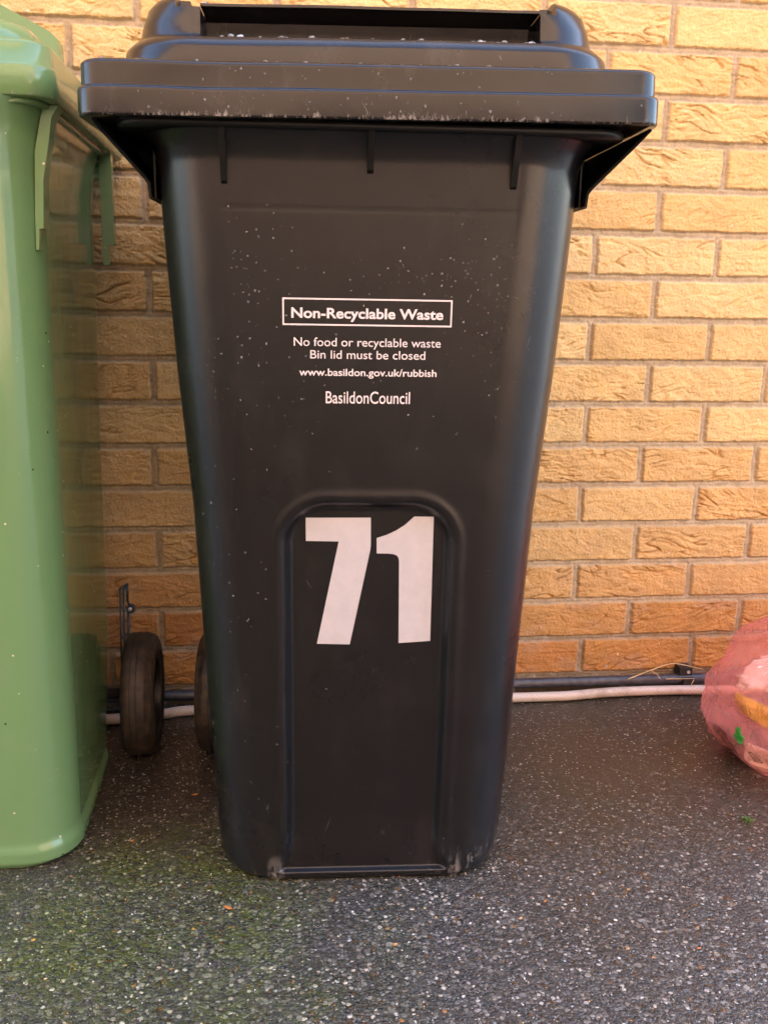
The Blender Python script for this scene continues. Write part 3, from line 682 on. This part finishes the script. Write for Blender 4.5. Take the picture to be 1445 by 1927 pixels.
# ---- green bin
def green_bin():
    t = empty("wheelie_bin", (-1.032, -.505, 0), 0)
    tag(t, "glossy green wheelie bin cut off by the left edge of the photo", "wheelie bin", "wheelie bins by the wall")
    fy = lambda z: -.05*z + .004*float(sstep(.022, .034, np.array(z))) - .012*float(np.clip((z-.91)/.04, 0, 1))**2
    by = lambda z: float(np.interp(z, [0, .05, .2, .93], [.335, .345, .40, .425]))
    prof = [(0, .196), (.006, .199), (.022, .199), (.034, .195), (.3, .197), (.6, .199), (.88, .202), (.92, .206), (.95, .214), (.96, .214)]
    def lipstep(x, z):
        return 0*x + .004*float(sstep(.024, .034, np.array(z)))
    b = body("body", t, M_GREEN, prof, 180, fy, by, .066, None, .952, 90)
    loft("rim", [(.944, .205, -.050, .43, .06), (.9445, .219, -.040, .445, .04), (.9495, .221, -.040, .445, .04)], M_GREEN, b)
    # comb collar: two long flanges on the right side, and the same on the left
    for s in (-1, 1):
        bm = bmesh.new()
        prism(bm, [(s*.2295, .949), (s*.2215, .936), (s*.2171, .910), (s*.2090, .870), (s*.2060, .8166), (s*.2015, .8166), (s*.1998, .793), (s*.1965, .793), (s*.1975, .83), (s*.2015, .90), (s*.2095, .935), (s*.214, .949)], 'y', .001, .030)
        bevel(bm, .001, 1); from_bm("flange", bm, M_GREEN, b, True, 40)
        bm = bmesh.new()
        prism(bm, [(s*.228, .949), (s*.228, .815), (s*.2195, .815), (s*.2195, .786), (s*.210, .786), (s*.210, .949)], 'y', .385, .406)
        bevel(bm, .001, 1); from_bm("flange", bm, M_GREEN, b, True, 40)
        bm = bmesh.new(); prism(bm, [(-.045, .945), (-.047, .86), (-.030, .85), (-.030, .945)], 'x', s*.118-.002, s*.118+.002); from_bm("rib", bm, M_GREEN, b, True, 40)
    li = loft("lid", [(.950, .2300, -.0445, .50, .032), (.9515, .2325, -.0465, .50, .032), (.980, .2322, -.0462, .50, .032), (.9825, .2312, -.045, .50, .032), (.9832, .2300, -.0440, .50, .032),
                       (1.003, .2285, -.0425, .498, .031), (1.0065, .2265, -.0405, .496, .03), (1.008, .223, -.037, .49, .03)], M_GREENL, t, n_front=40)
    loft("lid_dome", [(1.006, .205, -.012, .46, .06), (1.026, .201, -.006, .455, .06), (1.038, .193, .004, .45, .058), (1.042, .183, .016, .44, .055)], M_GREENL, li)
    # hinge cover rising at the back of the lid
    bm = bmesh.new(); prism(bm, [(.162, 1.0), (.160, 1.104), (.150, 1.114), (.078, 1.149), (0, 1.166), (-.078, 1.149), (-.150, 1.114), (-.160, 1.104), (-.162, 1.0)], 'y', .385, .425); bevel(bm, .004, 2)
    from_bm("hinge_cover", bm, M_GREENL, li, True, 40)
    wheel(b, .224, .275, .337, .1, 1); wheel(b, -.275, -.224, .337, .1, -1)
    bm = bmesh.new(); tube(bm, [(-.25, .337, .1), (.25, .337, .1)], .009, 12); from_bm("axle", bm, M_HUB, b)
    bm = bmesh.new(); tube(bm, smoothpath([(-.18, .435, .92), (-.18, .468, .935), (.18, .468, .935), (.18, .435, .92)], 6), .011, 12); from_bm("handle", bm, M_GREEN, b)
    sp = []; rng = random.Random(9)
    for _ in range(60):
        z = rng.uniform(.15, .85); x = rng.uniform(-.10, .13); sp.append(((x, fy(z), z), (0, -1, 0), .0008+.0010*rng.random()**2))
    drops("water_drops", b, sp)
green_bin()

# ------------------------------------------------------------------ pipe, hose, clip, bracket
bm = bmesh.new()
tube(bm, smoothpath([(-4.1, -.022, .028), (-2.4, -.022, .028), (-.74, -.022, .0285), (-.3, -.021, .030), (.08, -.021, .0290), (.24, -.021, .0285), (.8, -.022, .028), (1.28, -.022, .028)], 10), .0095, 14)
tag(from_bm("conduit_pipe", bm, M_PIPE), "black plastic conduit pipe fixed along the foot of the brick wall", "pipe")
bm = bmesh.new(); hp = [(-1.6, -.10, .009), (-1.2, -.09, .009), (-.842, -.069, .009), (-.767, -.056, .009), (-.70, -.044, .0092), (-.45, -.035, .009), (-.24, -.037, .009), (-.098, -.040, .0095), (-.016, -.041, .0098), (.06, -.036, .0115), (.136, -.034, .0115), (.241, -.036, .0108), (.45, -.05, .009), (.8, -.05, .009), (1.2, -.06, .009)]
tube(bm, smoothpath(hp, 10), .0092, 14)
tag(from_bm("garden_hose", bm, M_HOSE), "pale braided garden hose lying on the tarmac in front of the black pipe", "hose")
# pipe clip
pc = empty("pipe_clip", (.226, 0, .03)); tag(pc, "small square black pipe clip with a screw, on the wall next to the pink bag", "pipe clip")
bm = bmesh.new(); box(bm, -.0125, .0125, -.026, .002, .004, .023); bevel(bm, .002, 2); from_bm("block", bm, M_IRON, pc, True, 40)
bm = bmesh.new(); box(bm, -.007, .0135, -.0345, .0, -.017, .004); bevel(bm, .002, 2); from_bm("saddle", bm, M_IRON, pc, True, 40)
bm = bmesh.new(); lathe(bm, [(.0032, -.0275), (.0034, -.0262), (.0034, -.024), (.0004, -.024), (.0004, -.0268), (.0018, -.0268)], 16, 'y'); s = from_bm("screw", bm, M_SCREW, pc); s.location = (.005, 0, .0135)
# wall bracket of thin bars
wb = empty("wall_bracket", (-.829, 0, .0)); tag(wb, "thin black barred bracket screwed to the wall beside the green bin's wheel", "bracket")
bm = bmesh.new()
def bar(x0, y0, z0, x1, y1, z1, t=.0016):
    tube(bm, [(x0, y0, z0), (x1, y1, z1)], t, 8)
bar(.0035, -.004, .237, -.003, -.046, .241, .0024)
for x, y in ((-.003, -.045), (.0, -.026)): bar(x, y, .241, x-.004, y, .06, .0016)
bar(.0035, -.006, .238, .0035, -.006, .205, .0022); bar(.0035, -.006, .205, .0065, -.006, .198, .0022); bar(.0035, -.006, .186, .0, -.006, .06, .0024)
bar(-.004, -.045, .150, .002, -.006, .147, .0018)
from_bm("frame", bm, M_IRON, wb)
bm = bmesh.new(); lathe(bm, [(.0075, .0), (.0075, -.008), (.006, -.010), (.0004, -.010), (.0004, 0)], 20, 'y'); o = from_bm("boss", bm, M_IRON, wb, True, 40); o.location = (.0085, 0, .192)
bm = bmesh.new(); lathe(bm, [(.0038, -.010), (.0036, -.0125), (.002, -.0135), (.0004, -.0135), (.0004, -.010)], 16, 'y'); o = from_bm("screw", bm, M_SCREW, wb, True, 40); o.location = (.0075, 0, .192)

# ------------------------------------------------------------------ pink refuse sack
BX, BY = .404, -.277
ZP = np.array([0, .004, .02, .05, .09, .125, .155, .180, .205, .235, .265, .285, .30, .325, .345])
RP = np.array([.185, .212, .232, .240, .238, .236, .222, .190, .152, .116, .062, .036, .024, .045, .060])
def bag_pt(th, v, off=0.0):
    """th angle (array), v in [0,1] along the profile"""
    z = np.interp(v, np.linspace(0, 1, len(ZP)), ZP); r = np.interp(v, np.linspace(0, 1, len(ZP)), RP)
    up = sstep(.50, .88, v)
    tx, ty = np.cos(th), np.sin(th)
    lob = .09*perlin(tx*1.3+5, ty*1.3+z*7, 91)*2 + .05*perlin(tx*3+2, ty*3+z*10, 92)
    sw = th + 1.3*(v-.55) + .35*perlin(tx*2, ty*2+z*8, 95)
    fold = (1-np.abs(perlin(np.cos(sw)*4.0+9, np.sin(sw)*4.0+z*1.5, 93))*2.6)
    fold2 = (1-np.abs(perlin(np.cos(sw)*10.0+3, np.sin(sw)*10.0+z*4, 94))*2.4)
    cr = (1-np.abs(perlin(tx*2.2+z*9, ty*2.2-z*7, 96))*3.2)
    cr2 = (1-np.abs(perlin(tx*3.2-z*15+4, ty*3.2+z*12, 97))*3.2)
    r2 = r*(1+lob*(1-.4*up)) + .010*fold*(.22+up)*sstep(1.0, .9, v) + .0042*fold2*(.25+up) + .0045*np.maximum(cr, -.6)*(1-.5*up) + .0034*np.maximum(cr2, -.6)
    r2 = r2*np.where(v < .02, .9, 1) + off
    lean = .02*up
    zz = np.where(v > .02, z + .006*perlin(tx*2.2, ty*2.2+v*6, 98)*sstep(.1, .3, v), z)
    return np.stack([BX + r2*tx + lean, BY + np.where(ty > 0, .8, 1.02)*r2*ty, np.maximum(zz, .002)], -1)
def bag_mat():
    m, n, l, b = new_mat("pink_film"); co = objco(n)
    t = noise(n, l, 14, 4, .6, co, .6)
    wr = noise(n, l, 26, 3, .6, mapping(n, l, co, (1, 1, .55), (.3, .5, 0)), 1.2)
    rid = math_(n, l, 'ABSOLUTE', math_(n, l, 'SUBTRACT', wr.outputs[0], .5))
    wr2 = noise(n, l, 60, 3, .6, mapping(n, l, co, (1, 1, .6), (-.4, .2, 0)), 1.0)
    rid2 = math_(n, l, 'ABSOLUTE', math_(n, l, 'SUBTRACT', wr2.outputs[0], .5))
    h = math_(n, l, 'ADD', ramp_out(n, l, rid, .16, .0), math_(n, l, 'MULTIPLY', ramp_out(n, l, rid2, .10, .0), .4))
    c = mix(n, l, ramp_out(n, l, t.outputs[0], .35, .7), (.93, .34, .31), (.96, .54, .50))
    tr = n.new("ShaderNodeBsdfTranslucent"); l.new(c, tr.inputs[0])
    l.new(c, b.inputs["Base Color"]); setp(b, Roughness=.13); b.inputs['Specular IOR Level'].default_value = .8; bn = bump(n, l, b, h, .55, .003)
    tp = n.new("ShaderNodeBsdfTransparent"); tp.inputs[0].default_value = (1.0, .78, .73, 1)
    m1 = n.new("ShaderNodeMixShader"); m1.inputs[0].default_value = .40; l.new(b.outputs[0], m1.inputs[1]); l.new(tr.outputs[0], m1.inputs[2])
    m2 = n.new("ShaderNodeMixShader"); l.new(math_(n, l, 'MULTIPLY_ADD', ramp_out(n, l, t.outputs[0], .3, .7), .20, .55), m2.inputs[0])
    l.new(m1.outputs[0], m2.inputs[1]); l.new(tp.outputs[0], m2.inputs[2]); l.new(m2.outputs[0], n["Material Output"].inputs[0])
    return m
def bag():
    nu, nv = 520, 320
    th = np.linspace(0, 2*np.pi, nu, endpoint=False); v = np.linspace(0, 1, nv)
    TH, V = np.meshgrid(th, v); P = bag_pt(TH, V)
    me = grid_mesh("refuse_sack", P, wrap_u=True)
    # torn hole where the carton pokes out
    o = link("refuse_sack", me, bag_mat())
    bm = bmesh.new(); bm.from_mesh(me); bm.verts.ensure_lookup_table(); bm.faces.new([bm.verts[i] for i in range(nu)][::-1])
    bm.to_mesh(me); bm.free(); me.polygons.foreach_set("use_smooth", [True]*len(me.polygons))
    tag(o, "translucent pink plastic refuse sack full of packaging at the wall", "refuse sack")
    sp = []; rng = random.Random(4)
    for _ in range(240):
        a = rng.uniform(math.pi*.9, math.pi*1.75); vv = rng.uniform(.2, .72); p = bag_pt(np.array(a), np.array(vv)); sp.append((tuple(p), (math.cos(a), math.sin(a), .2), .0006+.0008*rng.random()**2))
    drops("water_drops", o, sp)
bag()
def patch(name, th0, th1, v0, v1, rot, mat, off, label, cat, nu=40, nv=30, group=None, ragged=0):
    """a sheet pressed against the inside (off < 0) of the sack; rot tilts it in the (angle, height) plane"""
    a = np.linspace(-.5, .5, nu); b = np.linspace(-.5, .5, nv); A, B = np.meshgrid(a, b)
    w = (th1-th0); h = (v1-v0); asp = .21/.40
    X = A*w; Y = B*h/asp if False else B*h
    c, s = math.cos(rot), math.sin(rot); k = .62
    TH = (th0+th1)/2 + X*c - Y*s/k; V = (v0+v1)/2 + X*s*k + Y*c
    P = bag_pt(TH, V, off)
    if ragged: P = P + ragged*np.stack([perlin(A*9, B*9, 101), perlin(A*9+5, B*9, 102), perlin(A*9, B*9+7, 103)], -1)
    o = link(name, grid_mesh(name, P), mat); sol = o.modifiers.new("s", 'SOLIDIFY'); sol.thickness = .0012; apply_mods(o)
    tag(o, label, cat, group); return o
M_YELLOW = simple("yellow_packet", (.86, .76, .03), .35, var=.12, vs=18)
M_PAPER = simple("white_paper", (.80, .76, .74), .6, var=.04, vs=20)
M_GREENC = simple("green_carton", (.05, .42, .07), .4, var=.1, vs=60)
M_PLUM = simple("plum_wrapper", (.13, .055, .075), .4, var=.2, vs=12)
M_LETTER = simple("printed_letter", (.78, .72, .70), .6, var=.03, vs=30)
M_INK = simple("black_ink", (.03, .03, .035), .6)
T = math.pi
patch("yellow_packet", 1.062*T, 1.24*T, .300, .375, -.05, M_YELLOW, -.0055, "bright yellow packet seen through the pink sack", "packet")
patch("crumpled_paper", 1.045*T, 1.24*T, .43, .57, .2, M_PAPER, -.005, "crumpled white paper showing pale through the upper pink sack", "paper", ragged=.004)
patch("plum_wrapper", .93*T, 1.075*T, .05, .225, -.05, M_PLUM, -.008, "dark plum wrapper low inside the left of the pink sack", "wrapper", ragged=.002)
letter = patch("printed_letter", 1.085*T, 1.28*T, .10, .225, .03, M_LETTER, -.0055, "printed letter reading £200 near the bottom of the pink sack", "letter")
def on_letter(x, z):                      # x along the sheet, z up it, both in metres from its centre
    p = bag_pt(np.array(1.116*T + x/.23), np.array(.178 + z/.95), -.0026); return tuple(p)
tx = text_obj("lettering", "£200", -.017, .017, -.0068, .0068, letter, M_INK, lambda x, z: on_letter(x*.35+z*.94, -x*.94+z*.35), .03)
gc = patch("green_carton", 1.056*T, 1.088*T, .218, .248, -.35, M_GREENC, .0015, "bright green carton corner poking out through the torn pink sack", "carton", 24, 16, ragged=.0022)

# ------------------------------------------------------------------ straw, leaf crumbs, moss
def straw(pts, r, label):
    bm = bmesh.new(); P = smoothpath(pts, 5); tube(bm, P, r, 6, [1-.6*i/len(P) for i in range(len(P))])
    tag(from_bm("straw_stalk", bm, M_STRAW), label, "straw", "dry straw stalks by the clip")
straw([(.106, -.033, .036), (.150, -.033, .0525), (.191, -.032, .0645), (.222, -.032, .060), (.258, -.03, .050)], .0013, "longest bent dry straw stalk arching over the black pipe left of the clip")
straw([(.153, -.034, .051), (.162, -.037, .046), (.169, -.040, .037)], .0009, "short dry straw stalk hanging down from the long bent one")
straw([(.181, -.037, .036), (.21, -.038, .0355), (.239, -.037, .0345)], .0010, "straight dry straw stalk lying across the front of the pipe clip")
straw([(.2365, -.039, .033), (.233, -.040, .025), (.2285, -.041, .016)], .0009, "short upright dry straw stalk just below the pipe clip")
M_LEAF = simple("orange_leaf", (.48, .17, .04), .6, var=.25)
for i, (x, y, s, a, lb) in enumerate([(-.690, -.332, .010, .3, "thin orange leaf scrap on the tarmac between the two bins"), (-.768, -.452, .007, 1.1, "small orange leaf scrap near the green bin's front corner"),
                                      (-.630, -.612, .012, -.5, "pale tan leaf scrap on the tarmac before the black bin's left corner"), (-.232, -.640, .006, .8, "tiny orange crumb on the tarmac before the black bin's right corner"),
                                      (-.075, -.745, .006, .2, "orange crumb on the open tarmac at the right of the foreground")]):
    bm = bmesh.new(); vs = [bm.verts.new((s*t, s*.22*math.sin(math.pi*(t+.5))*sg, .0012+.0012*abs(t))) for t, sg in ((-.5, 0), (-.2, 1), (.2, 1), (.5, 0), (.2, -1), (-.2, -1))]
    bm.faces.new(vs); ex = bmesh.ops.extrude_face_region(bm, geom=bm.faces[:])
    for v in ex["geom"]:
        if isinstance(v, bmesh.types.BMVert): v.co.z += .0006
    o = from_bm("leaf_scrap", bm, M_LEAF, None, False); o.location = (x, y, gz(x, y)+.0006); o.rotation_euler = (.1, .05, a); tag(o, lb, "leaf", "leaf scraps on the tarmac")
bm = bmesh.new(); rng = random.Random(2)
for _ in range(120):
    p = Vector((rng.gauss(0, .0042), rng.gauss(0, .0035), abs(rng.gauss(0, .0022)))); d = Vector((rng.uniform(-1, 1), rng.uniform(-1, 1), rng.uniform(.2, 1))).normalized()*.004
    q = d.cross(Vector((0, 0, 1))).normalized()*.0008
    bm.faces.new([bm.verts.new(p-q), bm.verts.new(p+q), bm.verts.new(p+d)])
o = from_bm("moss_tuft", bm, simple("moss", (.07, .13, .015), .8, var=.3, vs=300), None, False); o.location = (.12, -.483, .001)
tag(o, "tiny green moss tuft on the dark tarmac in front of the pink sack", "moss")
